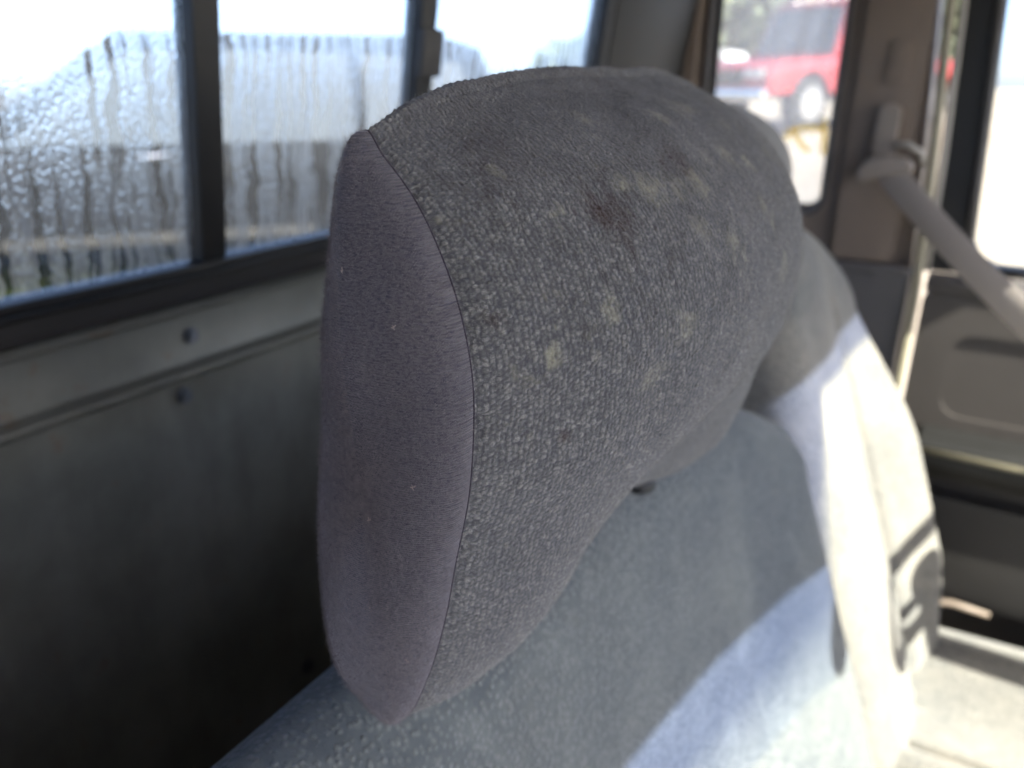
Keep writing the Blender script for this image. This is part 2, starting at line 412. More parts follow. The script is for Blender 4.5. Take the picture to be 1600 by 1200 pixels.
# outer roof with a header edge; the windscreen starts below it
bm = bmesh.new(); bm_prism(bm, [(-.478, .258), (-.40, .272), (.1, .285), (ry(.24), .25), (ry(.24)+.03, .30), (.1, .325), (-.42, .315), (-.495, .268)], LX-.02, WX+.05, (1, 2, 0))
tag(bm_link("roof", bm, M['liner'], smooth=True), kind="structure")

# rear wall: steel panel with a window opening (the opening leans forward with the glass)
RW0, RW1, RWT = -.30, .985, .215           # window opening in x and its top
rw = empty("rear_wall", (.5, RY, FLOOR)); tag(rw, kind="structure")
bm = bmesh.new()
bm_prism(bm, [(LX, FLOOR), (WX+.03, FLOOR), (WX+.03, -.212), (LX, -.212)], RY+.012, RY+.03, (0, 2, 1))
bm_link("lower_panel", bm, M['sheet'], rw)
# pressed swage lines and the two rails under the window, one profile each, swept along x
def sweep(name, prof, x0, x1, mat, parent, n=2, bevel=0):
    return prism(name, prof, x0, x1, mat, parent, (1, 2, 0), bevel=bevel)
sweep("rail", [(RY+.03, -.214), (RY+.004, -.214), (RY-.001, -.209), (RY-.001, -.205), (RY+.008, -.201), (RY+.011, -.164), (RY+.006, -.161), (RY-.004, -.1605), (RY-.006, -.157), (RY-.002, -.153), (RY+.03, -.152)], LX, WX-.002, M['rail'], rw, bevel=.0012)
sweep("window_ledge", [(RY+.03, -.1515), (RY-.002, -.1515), (RY+.004, -.147), (RY+.012, -.138), (RY+.03, -.136)], LX, WX-.002, M['darktrim'], rw)
# pillars and header of the rear wall around the window
Lc = lambda z: RY-LEAN*(z-WZ)
def leanbox(bm, x0, x1, z0, z1, t0, t1):
    vs = bm_box(bm, (x0, 0, z0), (x1, 1, z1))
    for v in vs: v.co.y = Lc(v.co.z) + (t0 if v.co.y < .5 else t1)
bm = bmesh.new(); leanbox(bm, RW1, WX+.03, -.1355, ROOF, -.012, .03); bm_link("corner_trim", bm, M['rubber'], rw, bevel=.004)
bm = bmesh.new(); leanbox(bm, LX, RW0, -.1355, ROOF, -.012, .03); bm_link("corner_trim", bm, M['darktrim'], rw, bevel=.004)
bm = bmesh.new(); leanbox(bm, RW0, RW1, RWT, ROOF, -.012, .03); bm_link("window_header", bm, M['darktrim'], rw, bevel=.004)
def bolt(name, p, r, axis, parent, mat):
    bm = bmesh.new(); bmesh.ops.create_cone(bm, cap_ends=True, segments=6, radius1=r, radius2=r*.92, depth=r*.9)
    bmesh.ops.create_cone(bm, cap_ends=True, segments=16, radius1=r*1.5, radius2=r*1.4, depth=r*.25, matrix=Matrix.Translation((0, 0, -r*.35)))
    Rm = Vector((0, 0, 1)).rotation_difference(Vector(axis)).to_matrix().to_4x4()
    bmesh.ops.transform(bm, matrix=Matrix.Translation(p) @ Rm, verts=bm.verts[:]); return bm_link(name, bm, mat, parent, smooth=True)
for px, pz in ((.350, -.181), (.336, -.226)): bolt("bolt", (px, RY+.006, pz), .0045, (0, -1, .1), rw, M['bolt'])
bolt("bolt", (.425, RY+.010, -.56), .006, (0, -1, 0), rw, M['bolt'])
# driver's side wall with the quarter window opening
sw = empty("side_wall", (WX, .3, FLOOR)); tag(sw, kind="structure")
Q0, Q1, QB, QT = .2275, .437, -.192, .19
qh = rrect(Q0, QB, Q1, QT, .028)
prism("quarter_trim", [(.09, -.262), (RY+.012, -.262), (RY+.012, ROOF+.01), (.13, ROOF+.01)], WX-.012, WX+.05, M['taupe'], sw, holes=[qh])
prism("lower_trim", rrect(.088, FLOOR+.001, RY+.010, -.264, .004), WX-.030, WX+.04, M['greytrim'], sw, bevel=.004)
prism("trim_ledge", [(.094, -.270), (RY+.008, -.270), (RY+.008, -.256), (.094, -.256)], WX-.035, WX-.008, M['greytrim'], sw, bevel=.005)
# raised belt-anchor channel on the pillar
prism("pillar_cover", rrect(.118, -.252, .205, ROOF-.02, .012), WX-.026, WX-.010, M['taupe'], sw, bevel=.006, seg=3)
# the tan corner post between rear window and quarter glass
prism("corner_post", [(Q1+.016, -.255), (RY+.0, -.255), (RY-.058, ROOF-.005), (Q1+.004, ROOF-.005)], WX-.034, WX-.010, M['taupe'], sw, bevel=.006)
# sill plate along the door foot
box("sill_plate", (WX-.10, -1.2, FLOOR), (WX+.03, .088, FLOOR+.05), M['taupe'], sw, bevel=.008)
box("sill_bead", (WX-.06, -1.2, FLOOR+.0515), (WX-.048, .086, FLOOR+.064), M['seal'], sw, bevel=.004)

# passenger side, behind the photographer: door card below an open window, pillar widened and rear quarter closed to cut side light
pw = empty("passenger_wall", (LX, -.3, FLOOR)); tag(pw, kind="structure")
prism("lower_trim", [(.09, FLOOR), (RY, FLOOR), (RY, -.26), (.09, -.26)], LX-.04, LX, M['greytrim'], pw)
prism("pillar", [(-.16, -.259), (.22, -.259), (.22, ROOF), (-.10, ROOF)], LX-.04, LX, M['taupe'], pw)
prism("door_card", [(-1.2, FLOOR), (.089, FLOOR), (.089, -.26), (-1.2, -.26)], LX-.04, LX, M['greytrim'], pw)
prism("quarter_blocker", [(.2205, -.259), (RY, -.259), (RY-.05, ROOF), (.2205, ROOF)], LX-.04, LX, M['taupe'], pw)
# firewall / cowl
box("dashboard", (LX, -1.2, FLOOR), (WX, -.80, -.36), M['dash'], None, bevel=.05, seg=4)
tag(bpy.data.objects["dashboard"], "grey plastic dashboard under the windscreen, out of the picture ahead of the seats", "dashboard")

# ------------------------------------------------------------------ windscreen, visor, mirror, wheel (they shape the sunlight)
def wy(z): return -.485-(.255-z)*1.16
ws = empty("windscreen", (.5, wy(-.35), -.35)); tag(ws, "windscreen with a blue shade band, ahead of the seats", "windscreen")
def wpoly(name, xz, off, mat):
    V = np.array([(x, wy(z)+off, z) for x, z in xz]); V2 = V + [0, .003, -.002]
    n = len(xz); bm = bmesh.new(); a = [bm.verts.new(v) for v in V]; b = [bm.verts.new(v) for v in V2]
    bm.faces.new(a); bm.faces.new(b[::-1])
    for i in range(n): bm.faces.new([a[i], b[i], b[(i+1) % n], a[(i+1) % n]])
    return bm_link(name, bm, mat, ws)
wpoly("pane", [(LX, -.355), (WX, -.355), (WX-.06, .262), (LX+.06, .262)], 0, M['clear'])
bx = np.linspace(LX+.06, WX-.06, 120); low_edge = np.interp(bx, [LX+.06, .05, .20, .312, .45, .622, .652, .70, .80, 1.15, WX-.06], [.17, .165, .158, .135, .11, .070, .150, .236, .230, .225, .225])  # uneven lower edge shaped to cast the blue sun band on the seats
rows = np.linspace(0, 1, 9); BZ = .258+(low_edge[:, None]-.258)*rows[None, :]
me = np_mesh("shade_band", np.stack([bx[:, None]+0*BZ, wy(BZ)+.008, BZ], -1).reshape(-1, 3), grid_faces(120, 9), attrs={'fade': (rows[None, :]+0*BZ).ravel()})
link("shade_band", me, M['tint'], ws)
for sx in (LX+.03, WX-.03):
    tube("pillar", [(sx, wy(-.36)-.01, -.36), (sx-.055*np.sign(sx-.5), wy(.262), .262)], .03, M['taupe'], ws)
vs = empty("sun_visor", (.4, -.47, .25)); tag(vs, "grey sun visor folded down over the passenger half of the windscreen", "sun visor")
bm = bmesh.new()
for dy in (.012, .026):
    pass
pts = [(.02, .262), (.02, .245), (.05, .224), (.10, .216), (.185, .208), (.32, .192), (.48, .166), (.60, .141), (.634, .139), (.642, .155), (.645, .262)]
a = [bm.verts.new((x, wy(z)+.014, z)) for x, z in pts]; b = [bm.verts.new((x, wy(z)+.028, z-.006)) for x, z in pts]
bm.faces.new(a); bm.faces.new(b[::-1])
for i in range(len(pts)): j = (i+1) % len(pts); bm.faces.new([a[i], b[i], b[j], a[j]])
bm_link("board", bm, M['liner'], vs)
vs2 = empty("sun_visor", (1.1, -.47, .25)); tag(vs2, "grey sun visor tipped down on the driver's side of the windscreen", "sun visor")
bm = bmesh.new(); pts = [(.96, .262), (.965, .215), (.985, .205), (1.22, .185), (1.235, .20), (1.24, .262)]  # second visor, added only to block a sun streak on the side wall
a = [bm.verts.new((x, wy(z)+.014, z)) for x, z in pts]; b = [bm.verts.new((x, wy(z)+.028, z-.006)) for x, z in pts]
bm.faces.new(a); bm.faces.new(b[::-1])
for i in range(len(pts)): j = (i+1) % len(pts); bm.faces.new([a[i], b[i], b[j], a[j]])
bm_link("board", bm, M['liner'], vs2); tube("hinge_rod", [(.95, -.470, .262), (1.24, -.470, .262)], .005, M['darktrim'], vs2); tube("hinge_rod", [(.01, -.470, .262), (.65, -.470, .262)], .005, M['darktrim'], vs)
mr = empty("rear_view_mirror", (.58, -.60, .16)); tag(mr, "dark rear-view mirror hanging from the windscreen", "mirror")
ico_disp("housing", (.563, -.643, .100), (.058, .02, .036), M['darktrim'], mr, 3)
tube("stem", [(.585, wy(.14)+.006, .14), (.588, -.63, .12)], .007, M['darktrim'], mr)
st = empty("steering_wheel", (.985, -.42, -.45)); tag(st, "dark steering wheel on a raked column ahead of the far seat", "steering wheel")
cc = Vector((.985, -.325, -.350)); ux = Vector((1, 0, 0)); uy = Vector((0, -.50, .866)).normalized(); un = ux.cross(uy)
tube("rim", [cc+ux*math.cos(t)*.168+uy*math.sin(t)*.168 for t in np.linspace(0, 2*math.pi, 48, endpoint=False)], .0125, M['darktrim'], st, 12, True)
for a in (205, 335, 270):
    t = math.radians(a); tube("spoke", [cc+un*.02, cc+(ux*math.cos(t)+uy*math.sin(t))*.168], .009, M['darktrim'], st, 8)
ico_disp("hub", cc+un*.0, (.035, .022, .03), M['darktrim'], st, 3)
tube("column", [cc+Vector((0, -.03, -.012)), cc+Vector((0, -.47, -.20))], .026, M['darktrim'], st, 14)

# ------------------------------------------------------------------ rear sliding window
win = empty("rear_window", (.35, RY, WZ)); tag(win, "black framed sliding rear window with fogged streaky panes", "window")
def wz_rail(name, x0, x1, z0, z1, t0, t1, mat, bevel=.002):
    bm = bmesh.new(); leanbox(bm, x0, x1, z0, z1, t0, t1); return bm_link(name, bm, mat, win, bevel=bevel)
wz_rail("bottom_rail", RW0, RW1, -.1355, WZ+.002, -.010, .018, M['rubber'])
wz_rail("bottom_gasket", RW0, RW1-.002, -.1345, -.1300, -.016, -.0105, M['rubber'], .0015)
wz_rail("top_rail", RW0, RW1, RWT-.02, RWT, -.010, .018, M['rubber'])
wz_rail("end_rail", RW1-.022, RW1, WZ+.0025, RWT-.0205, -.010, .018, M['rubber'])
wz_rail("end_rail", RW0, RW0+.022, WZ+.0025, RWT-.0205, -.010, .018, M['rubber'])
for x, w in ((.368, .0215), (.606, .0225), (.130, .022)):
    wz_rail("mullion", x-w/2, x+w/2, WZ+.0025, RWT-.0205, -.0095, .012, M['rubber'])
wz_rail("latch", .5885, .6175, .005, .045, -.019, -.0098, M['darktrim'], .003)
for x0, x1 in ((RW0+.0225, .1185), (.1415, .3568), (.3795, .5943), (.6178, RW1-.0225)):
    pn = wz_rail("pane", x0, x1, WZ+.0028, RWT-.0208, .001, .0042, M['fog'], 0)
    pn.data.materials.append(M['bare'])                 # condensation only on the inner face
    for p in pn.data.polygons: p.material_index = 0 if p.normal.y < -.5 else 1

# ------------------------------------------------------------------ quarter window
qw = empty("quarter_window", (WX, .33, QB)); tag(qw, "small fixed side window with rounded corners and yellow paint marks, showing the red truck", "window")
def gasket(name, y0, z0, y1, z1, r, x, rad, mat):
    return tube(name, [(x, y, z) for y, z in rrect(y0, z0, y1, z1, r)], rad, mat, qw, 8, True)
gasket("gasket", Q0+.002, QB+.002, Q1-.002, QT-.002, .027, WX-.010, .0065, M['greytrim'])
gasket("outer_seal", Q0+.006, QB+.006, Q1-.006, QT-.006, .025, WX+.020, .006, M['rubber'])
prism("pane", rrect(Q0+.004, QB+.004, Q1-.004, QT-.004, .025), WX+.022, WX+.026, M['quarter'], qw)
def stroke(pts, w):
    bm = bmesh.new(); L = []; pts = [Vector((WX+.0278, *p)) for p in pts]
    for i, p in enumerate(pts):
        t = (pts[min(i+1, len(pts)-1)]-pts[max(i-1, 0)]).normalized(); s = t.cross(Vector((1, 0, 0)))
        ww = w*(.8+.4*random.random()); L.append((bm.verts.new(p+s*ww), bm.verts.new(p-s*ww), bm.verts.new(p+s*ww+Vector((.0008, 0, 0))), bm.verts.new(p-s*ww+Vector((.0008, 0, 0)))))
    for a, b in zip(L, L[1:]):
        bm.faces.new((a[0], a[1], b[1], b[0])); bm.faces.new((a[2], b[2], b[3], a[3]))
        bm.faces.new((a[0], b[0], b[2], a[2])); bm.faces.new((a[1], a[3], b[3], b[1]))
    return bm_link("paint_stroke", bm, M['yellow'], qw)
YM = []   # filled from measured places on the glass (y, z)
stroke([(.300, -.070), (.288, -.066), (.270, -.065), (.252, -.066)], .0034)
stroke([(.296, -.070), (.290, -.080), (.280, -.092), (.268, -.101)], .0032)
stroke([(.252, -.050), (.250, -.066), (.248, -.086), (.247, -.104)], .0036)
stroke([(.301, -.068), (.305, -.078), (.306, -.086)], .0026)

# ------------------------------------------------------------------ door
dr = empty("door", (WX, -.3, FLOOR)); tag(dr, "grey driver's door with armrest recess and black window surround", "door")
# outer skin with the window opening, and inner card
op = [(.016, -.215), (.004, -.238), (-.02, -.248), (-.80, -.248), (-.66, .16), (-.55, .205), (.045, .205)]
prism("window_frame", [(.072, -.262), (-1.0, -.262), (-1.0, -.24), (-.60, .25), (.098, .25)], WX-.004, WX+.03, M['rubber'], dr, holes=[op])
prism("glass", [(.018, -.250), (-.80, -.250), (-.66, .165), (-.55, .210), (.048, .210)], WX+.012, WX+.015, M['clear'], dr)
tube("glass_channel", [(WX-.006, .056, .25), (WX-.006, .046, .10), (WX-.006, .030, -.12), (WX-.006, .022, -.245)], .0065, M['darktrim'], dr, 8)
prism("sill_cap", [(WX-.034, -.287), (WX-.040, -.274), (WX-.030, -.262), (WX+.002, -.2635), (WX+.002, -.287)], -1.0, .066, M['greytrim'], dr, (0, 2, 1), bevel=.003)
rec = rrect(-.40, -.475, .015, -.345, .03)
prism("door_card", rrect(-1.0, -.80, .066, -.2885, .012), WX-.032, WX+.03, M['doortrim'], dr, holes=[rec])
prism("recess_panel", rrect(-.41, -.485, .025, -.335, .03), WX-.026, WX+.0, M['doortrim'], dr)
prism("armrest", [(WX-.0325, -.565), (WX-.085, -.555), (WX-.095, -.530), (WX-.088, -.500), (WX-.0325, -.492)], -.62, .035, M['rubber'], dr, (0, 2, 1), bevel=.008, seg=3)
tube("armrest_trim", [(WX-.093, .030, -.512), (WX-.096, -.20, -.513), (WX-.094, -.60, -.512)], .0045, M['seal'], dr, 8)
prism("map_pocket", rrect(-.75, -.775, .03, -.60, .02), WX-.058, WX-.033, M['darktrim'], dr, bevel=.008)
prism("kick_strip", rrect(-1.0, -.985, .066, -.805, .006), WX-.022, WX+.03, M['darktrim'], dr)
tube("door_seal", [(WX-.020, .113, .25), (WX-.020, .103, .10), (WX-.022, .089, -.10), (WX-.026, .080, -.25), (WX-.034, .077, -.30), (WX-.036, .076, -.60), (WX-.036, .074, -.96)], .0075, M['seal'], dr, 10)
tube("door_seal", [(WX-.014, .096, .25), (WX-.014, .088, .10), (WX-.016, .076, -.10), (WX-.018, .069, -.26)], .005, M['lighttrim'], dr, 8)

# ------------------------------------------------------------------ seat belt
sb = empty("seat_belt", (WX-.03, .15, -.25)); tag(sb, "brown-grey seat belt threaded through a loop on the door pillar", "seat belt")
prism("guide_plate", rrect(.138, -.105, .166, -.028, .011), WX-.046, WX-.0265, M['beltguide'], sb, bevel=.005, seg=3)
prism("slide_slot", rrect(.140, .0, .166, .055, .008), WX-.031, WX-.0265, M['taupe'], sb, bevel=.002)
prism("belt_loop", [(.182, -.128), (.178, -.112), (.165, -.098), (.138, -.094), (.118, -.098), (.108, -.108), (.112, -.120), (.140, -.122), (.170, -.134)], WX-.066, WX-.030, M['beltguide'], sb, bevel=.006, seg=3)
tube("cord", [(WX-.048, .140, -.082), (WX-.052, .120, -.080), (WX-.045, .104, -.090), (WX-.030, .098, -.108)], .0045, M['lighttrim'], sb, 8)
def ribbon(name, path, wdir, w, t, mat, parent):
    path = [Vector(p) for p in path]; V = []; UV = []; L = 0; wd0 = Vector(wdir).normalized()
    for i, p in enumerate(path):
        a = path[max(i-1, 0)]; b = path[min(i+1, len(path)-1)]; tg = (b-a).normalized()
        if i: L += (p-path[i-1]).length
        wd = (wd0-tg*wd0.dot(tg)).normalized(); nm = tg.cross(wd)
        for s, q in ((-1, 1), (-.96, 1.0), (.96, 1.0), (1, 1), (1, -1), (.96, -1), (-.96, -1), (-1, -1)):
            V.append(p+wd*(w/2)*s+nm*(t/2)*q*(1 if abs(s) < 1 else .4)); UV.append((s*w/2, L))
    me = np_mesh(name, np.array([tuple(v) for v in V]), grid_faces(len(path), 8, True), uv=np.array(UV)); return link(name, me, mat, parent)
P0 = Vector((WX-.052, .142, -.116)); P1 = Vector((1.10, -.166, -.352))
ribbon("webbing", [P0.lerp(P1, t)+Vector((0, 0, -.012*math.sin(math.pi*t))) for t in np.linspace(0, 1, 14)], (.15, .62, -.75), .039, .0016, M['webbing'], sb)

# ------------------------------------------------------------------ headrests
LOOP = np.array([[0.1443,-0.0126],[0.1373,-0.0178],[0.1274,-0.0285],[0.1197,-0.0418],[0.1141,-0.0564],[0.1108,-0.0738],[0.1108,-0.0908],[0.113,-0.1118],[0.1183,-0.1355],[0.1233,-0.1589],[0.1316,-0.186],[0.1425,-0.2078],[0.1560,-0.2065],[0.1685,-0.1900],[0.1675,-0.1395],[0.1605,-0.0907],[0.1525,-0.0419]])
HX0, HW, HD, HB, HT, HBo, HP, HPL, HPB, HBL, HZS, HAZ, HAY, HS0, HWS = .1584, .2924, .016, .0444, .0175, .0194, 2.7258, 6.0619, .6, 1.166, -.551, .0349, .025, -.1231, .5507
def cat_rom(P, n):
    N = len(P); res = []
    t = np.linspace(0, 1, 40, endpoint=False)[:, None]
    for i in range(N):
        p0, p1, p2, p3 = P[i-1], P[i], P[(i+1) % N], P[(i+2) % N]
        res.append(.5*((2*p1)+(-p0+p2)*t+(2*p0-5*p1+4*p2-p3)*t*t+(-p0+3*p1-3*p2+p3)*t**3))
    res = np.vstack(res); R = np.vstack([res, res[:1]])
    L = np.r_[0, np.cumsum(np.linalg.norm(np.diff(R, axis=0), axis=1))]
    q = np.linspace(0, L[-1], n, endpoint=False)
    return np.stack([np.interp(q, L, R[:, k]) for k in range(2)], 1)
LD = cat_rom(LOOP, 3000); LC = (LD.max(0)+LD.min(0))/2
def head_section(s, v):
    """s in -1..1 across, v in 0..1 round the loop (arrays of equal shape) -> points"""
    D = np.stack([np.interp(v*3000, np.arange(3001), np.r_[LD[:, k], LD[0, k]]) for k in range(2)], -1)-LC
    Dm = LD-LC; zn = D[..., 1]/Dm[:, 1].max(); kf = np.clip(-D[..., 0]/abs(Dm[:, 0].min()), 0, 1)
    kt = np.clip(zn, 0, 1); kbk = np.clip(D[..., 0]/Dm[:, 0].max(), 0, 1); kb = np.clip(-zn, 0, 1)
    low = 1/(1+np.exp((zn-HZS)/.18)); a = np.abs(s)
    g = 1-a**HP; gl = 1-a**HPL; ar = np.exp(-np.abs((s-HS0)/HWS)**3); lo2 = 1/(1+np.exp((zn+.3862)/.1661))
    Bz = HB*((1-low)*g+low*HBL*gl)*kf**.7
    y = LC[0]+D[..., 0]-Bz+HAY*ar*lo2*kf**.7+.02*g*kbk
    z = LC[1]+D[..., 1]+HT*kt**1.2*g-HBo*kb**1.2*gl+HAZ*ar*lo2
    return np.stack([HX0+HW*(s+1)/2+0*y, y, z], -1)
def cap_points(r, v, side):
    D = np.stack([np.interp(v*3000, np.arange(3001), np.r_[LD[:, k], LD[0, k]]) for k in range(2)], -1)-LC
    x = HD*np.sin(r*np.pi/2)**HPB
    return np.stack([(HX0-x) if side < 0 else (HX0+HW+x), LC[0]+D[..., 0]*np.cos(r*np.pi/2), LC[1]+D[..., 1]*np.cos(r*np.pi/2)], -1)
def grid_normals(P):
    du = np.gradient(P, axis=0); dv = np.gradient(P, axis=1); n = np.cross(du, dv)
    return n/np.maximum(np.linalg.norm(n, axis=-1, keepdims=True), 1e-12)
def smst0(a, b, x): t = np.clip((x-a)/(b-a), 0, 1); return t*t*(3-2*t)
def vnoise(x, y, seed=0):
    r = np.random.default_rng(seed).random((64, 64)); xi = np.floor(x).astype(int); yi = np.floor(y).astype(int)
    fx = x-xi; fy = y-yi; fx = fx*fx*(3-2*fx); fy = fy*fy*(3-2*fy)
    g = lambda a, b: r[a % 64, b % 64]
    return (g(xi, yi)*(1-fx)+g(xi+1, yi)*fx)*(1-fy)+(g(xi, yi+1)*(1-fx)+g(xi+1, yi+1)*fx)*fy

BROWN = [((.2094, .0944, -.0362), .010, 1.0), ((.214, .0935, -.043), .006, .9), ((.2531, .0921, -.0242), .011, .9), ((.2822, .1352, .0021), .011, .7), ((.182, .1193, -.0225), .010, .45), ((.19, .125, -.0179), .010, .5), ((.1657, .1081, -.0584), .004, .5), ((.182, .095, -.0967), .003, .5)]
MOULD = [((.178, .096, -.071), .0038, .5), ((.2731, .1074, -.0108), .006, .8), ((.2203, .097, -.028), .005, .75), ((.2294, .0921, -.0301), .0055, .7), ((.3132, .0847, -.0277), .005, .8), ((.3041, .0732, -.0416), .006, .55), ((.182, .1193, -.0225), .003, .5), ((.1966, .088, -.0613), .005, .4), ((.2239, .0741, -.0707), .006, .35), ((.2312, .118, -.0097), .004, .6), ((.244, .0784, -.0428), .006, .35), ((.175, .125, -.016), .002, .8), ((.26, .072, -.05), .006, .3), ((.21, .078, -.085), .006, .3)]
GRIME_SHADE = [((.25, .115, -.006), .07, .8), ((.20, .128, -.014), .04, .8), ((.24, .10, -.02), .035, .6), ((.32, .11, -.01), .06, .7)]  # darker top: grime plus the upper shade, painted into the cloth colour

_r = random.Random(3)
for _ in range(46):
    x_ = _r.uniform(.19, .36); y_ = _r.uniform(.07, .115); z_ = _r.uniform(-.075, 0)
    MOULD.append(((x_, y_, z_), _r.uniform(.004, .009), _r.uniform(.3, .6)))

def make_headrest(name, dx, dy, dz, dense, fuzz_n):
    sh = np.array([dx, dy, dz])
    root = empty(name, (HX0+HW/2+dx, .15+dy, -.235+dz))
    # v parameter: LOOP starts at the top corner and runs down the front; find where the front ends
    dd = np.linalg.norm(np.diff(np.vstack([LD, LD[:1]]), axis=0), axis=1); per = dd.sum()
    vbot = np.argmin(np.linalg.norm(LD-LOOP[11], axis=1))/3000
    v0, v1 = -.055, vbot+.05
    nu, nv = (1060, 1000) if dense else (90, 110)
    s, v = np.meshgrid(np.linspace(-1, 1, nu), np.linspace(v0, v1, nv), indexing='ij')
    P = head_section(s, v % 1.0)
    # lengths along the cloth, for the weave
    U = np.cumsum(np.concatenate([np.zeros((1, nv)), np.linalg.norm(np.diff(P, axis=0), axis=-1)]), axis=0); U = U-U[nu//2][None, :]; Vl = np.cumsum(np.r_[0, np.linalg.norm(np.diff(P[nu//2], axis=0), axis=1)])[None, :]+0*U
    Nn = grid_normals(P); Nn *= np.sign((Nn*(P-np.array([HX0+HW/2, LC[0], LC[1]]))).sum(-1, keepdims=True).mean())
    attrs = {}
    edge = (1-np.abs(s))*HW/2
    P = P+Nn*(.00030*np.sin(Vl*2*np.pi/.0052+3*vnoise(Vl*90, Vl*0+2, 41))*np.exp(-((edge-.0022)/.0016)**2))[..., None]
    P = P-Nn*(.0007*np.exp(-((1-np.abs(s))*HW/2/.0022)**2))[..., None]
    # foam unevenness
    P = P+Nn*((vnoise(U*55+3, Vl*55, 3)-.5)*.0016+(vnoise(U*20+3, Vl*20, 4)-.5)*.0025*np.clip((1-np.abs(s))*6, 0, 1))[..., None]
    if dense:
        px, pz = .00185, .00185      # knit wales run down the face
        Uw = U+(vnoise(U*330, Vl*330, 5)-.5)*.0012; Vw = Vl+(vnoise(U*350+9, Vl*350, 6)-.5)*.0013
        col = np.floor(Uw/px).astype(int); cv = Vw/pz+.5*(col % 2); row = np.floor(cv).astype(int)
        Rn = np.random.default_rng(11).random((5, 256, 256)); h = lambda k: Rn[k, row % 256, col % 256]
        fx = Uw/px-col-.5+(h(0)-.5)*.3; fz = cv-row-.5+(h(1)-.5)*.3
        rr = (fx/(.36+.16*h(2)))**2+(fz/(.38+.16*h(3)))**2
        yarn = .6*vnoise(U*2300, Vl*1900, 8)+.4*vnoise(U*3600+5, Vl*3600, 9)
        nub = np.exp(-rr*1.0)*(.30+.70*h(4))*(.25+1.35*yarn)
        P = P+Nn*(nub*.00052+(yarn-.5)*.00050)[..., None]
        attrs['nub'] = nub.ravel(); attrs['tone'] = (.75*h(2)+.25*vnoise(U*2200, Vl*2200, 2)).ravel()
    else:
        attrs['nub'] = np.full(P[..., 0].size, .6); attrs['tone'] = vnoise(U*300, Vl*300, 2).ravel()
    for nm, lst in (('brown', BROWN), ('mould', MOULD), ('grime_shade', GRIME_SHADE)):
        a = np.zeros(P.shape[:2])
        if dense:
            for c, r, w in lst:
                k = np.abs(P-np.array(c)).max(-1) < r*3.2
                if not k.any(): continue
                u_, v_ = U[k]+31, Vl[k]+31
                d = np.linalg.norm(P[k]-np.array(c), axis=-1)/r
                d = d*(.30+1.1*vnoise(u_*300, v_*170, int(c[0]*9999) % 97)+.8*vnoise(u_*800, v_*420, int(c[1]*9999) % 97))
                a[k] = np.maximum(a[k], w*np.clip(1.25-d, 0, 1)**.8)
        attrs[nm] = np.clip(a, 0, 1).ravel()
    F = grid_faces(nu, nv, flip=True)
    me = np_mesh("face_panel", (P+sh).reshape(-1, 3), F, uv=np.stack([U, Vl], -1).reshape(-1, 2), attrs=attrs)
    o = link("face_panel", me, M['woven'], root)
    if dense: o["label"] = "nubbly grey woven front with brown stains and pale mould specks"
    Pw, Nw = P, Nn
    # back panel
    s2, v2 = np.meshgrid(np.linspace(-1, 1, 60), np.linspace(v1, 1+v0, 60), indexing='ij')
    Pb = head_section(s2, v2 % 1.0)
    link("back_panel", np_mesh("back_panel", (Pb+sh).reshape(-1, 3), grid_faces(60, 60, flip=True), uv=np.stack([Pb[..., 0], Pb[..., 2]], -1).reshape(-1, 2)), M['side'], root)
    # end panels
    hairs = [(Pw, Nw, 1)]
    for side in (-1, 1):
        nr, na = (150, 500) if dense and side < 0 else (30, 120)
        r, va = np.meshgrid(np.linspace(0, .995, nr)**1.3, np.linspace(0, 1, na, endpoint=False), indexing='ij')
        Pc = cap_points(r, va, side)
        if side < 0:
            n = (vnoise(Pc[..., 1]*45, Pc[..., 2]*45, 21)-.5)*.0018+(vnoise(Pc[..., 1]*400, Pc[..., 2]*400, 22)-.5)*.0003
            Pc[..., 0] += n*np.clip(r*6, 0, 1)
        Fc = grid_faces(nr, na, closed_v=True, flip=(side > 0))
        me = np_mesh("end_panel", (Pc+sh).reshape(-1, 3), Fc, uv=Pc[..., 1:].reshape(-1, 2))
        o = link("end_panel", me, M['side'], root)
        if side < 0:
            Nc = grid_normals(Pc); Nc *= np.sign((Nc[..., 0]*-1).mean()); hairs.append((Pc, Nc, 0))
            if dense: o["label"] = "smooth violet-grey knit end panel"
        # seam: a sunk line of thread with a slightly raised lip either side
        Pl = cap_points(np.zeros(500), np.linspace(0, 1, 500, endpoint=False), side)+sh
        tube("seam", [tuple(p) for p in Pl], .00027, M['seam'], root, 6, True)
    # fuzz on the cloth, single thin fibres
    if fuzz_n:
        for (Pp, Np, wv), n, mat in ((hairs[0], int(fuzz_n*.55), M['fuzz_w']), (hairs[1], int(fuzz_n*.45), M['fuzz_s'])):
            a, b = Pp.shape[:2]
            i = rng.integers(1, a-1, n); j = rng.integers(1, b-1, n)
            if not wv: i = np.clip((rng.random(n)**.75*(a-2)).astype(int)+1, 1, a-2)
            base = Pp[i, j]; nn = Np[i, j]; bad = ~np.isfinite(nn).all(1); nn[bad] = (-1, 0, 0)
            dirv = nn*(.55+.5*rng.random((n, 1)))+rng.normal(size=(n, 3))*.45; dirv /= np.linalg.norm(dirv, axis=1, keepdims=True)
            ln = (.0006+.0012*rng.random((n, 1))**3+.0016*(rng.random((n, 1)) < .05)); wd = np.cross(dirv, rng.normal(size=(n, 3))); wd /= np.linalg.norm(wd, axis=1, keepdims=True)
            w = .000045
            V = np.stack([base+wd*w, base-wd*w, base+dirv*ln+nn*.0001], 1).reshape(-1, 3)+sh
            o = link("fuzz", np_mesh("fuzz", V, np.arange(3*n).reshape(-1, 3), smooth=False), mat, root); o["kind"] = "stuff"
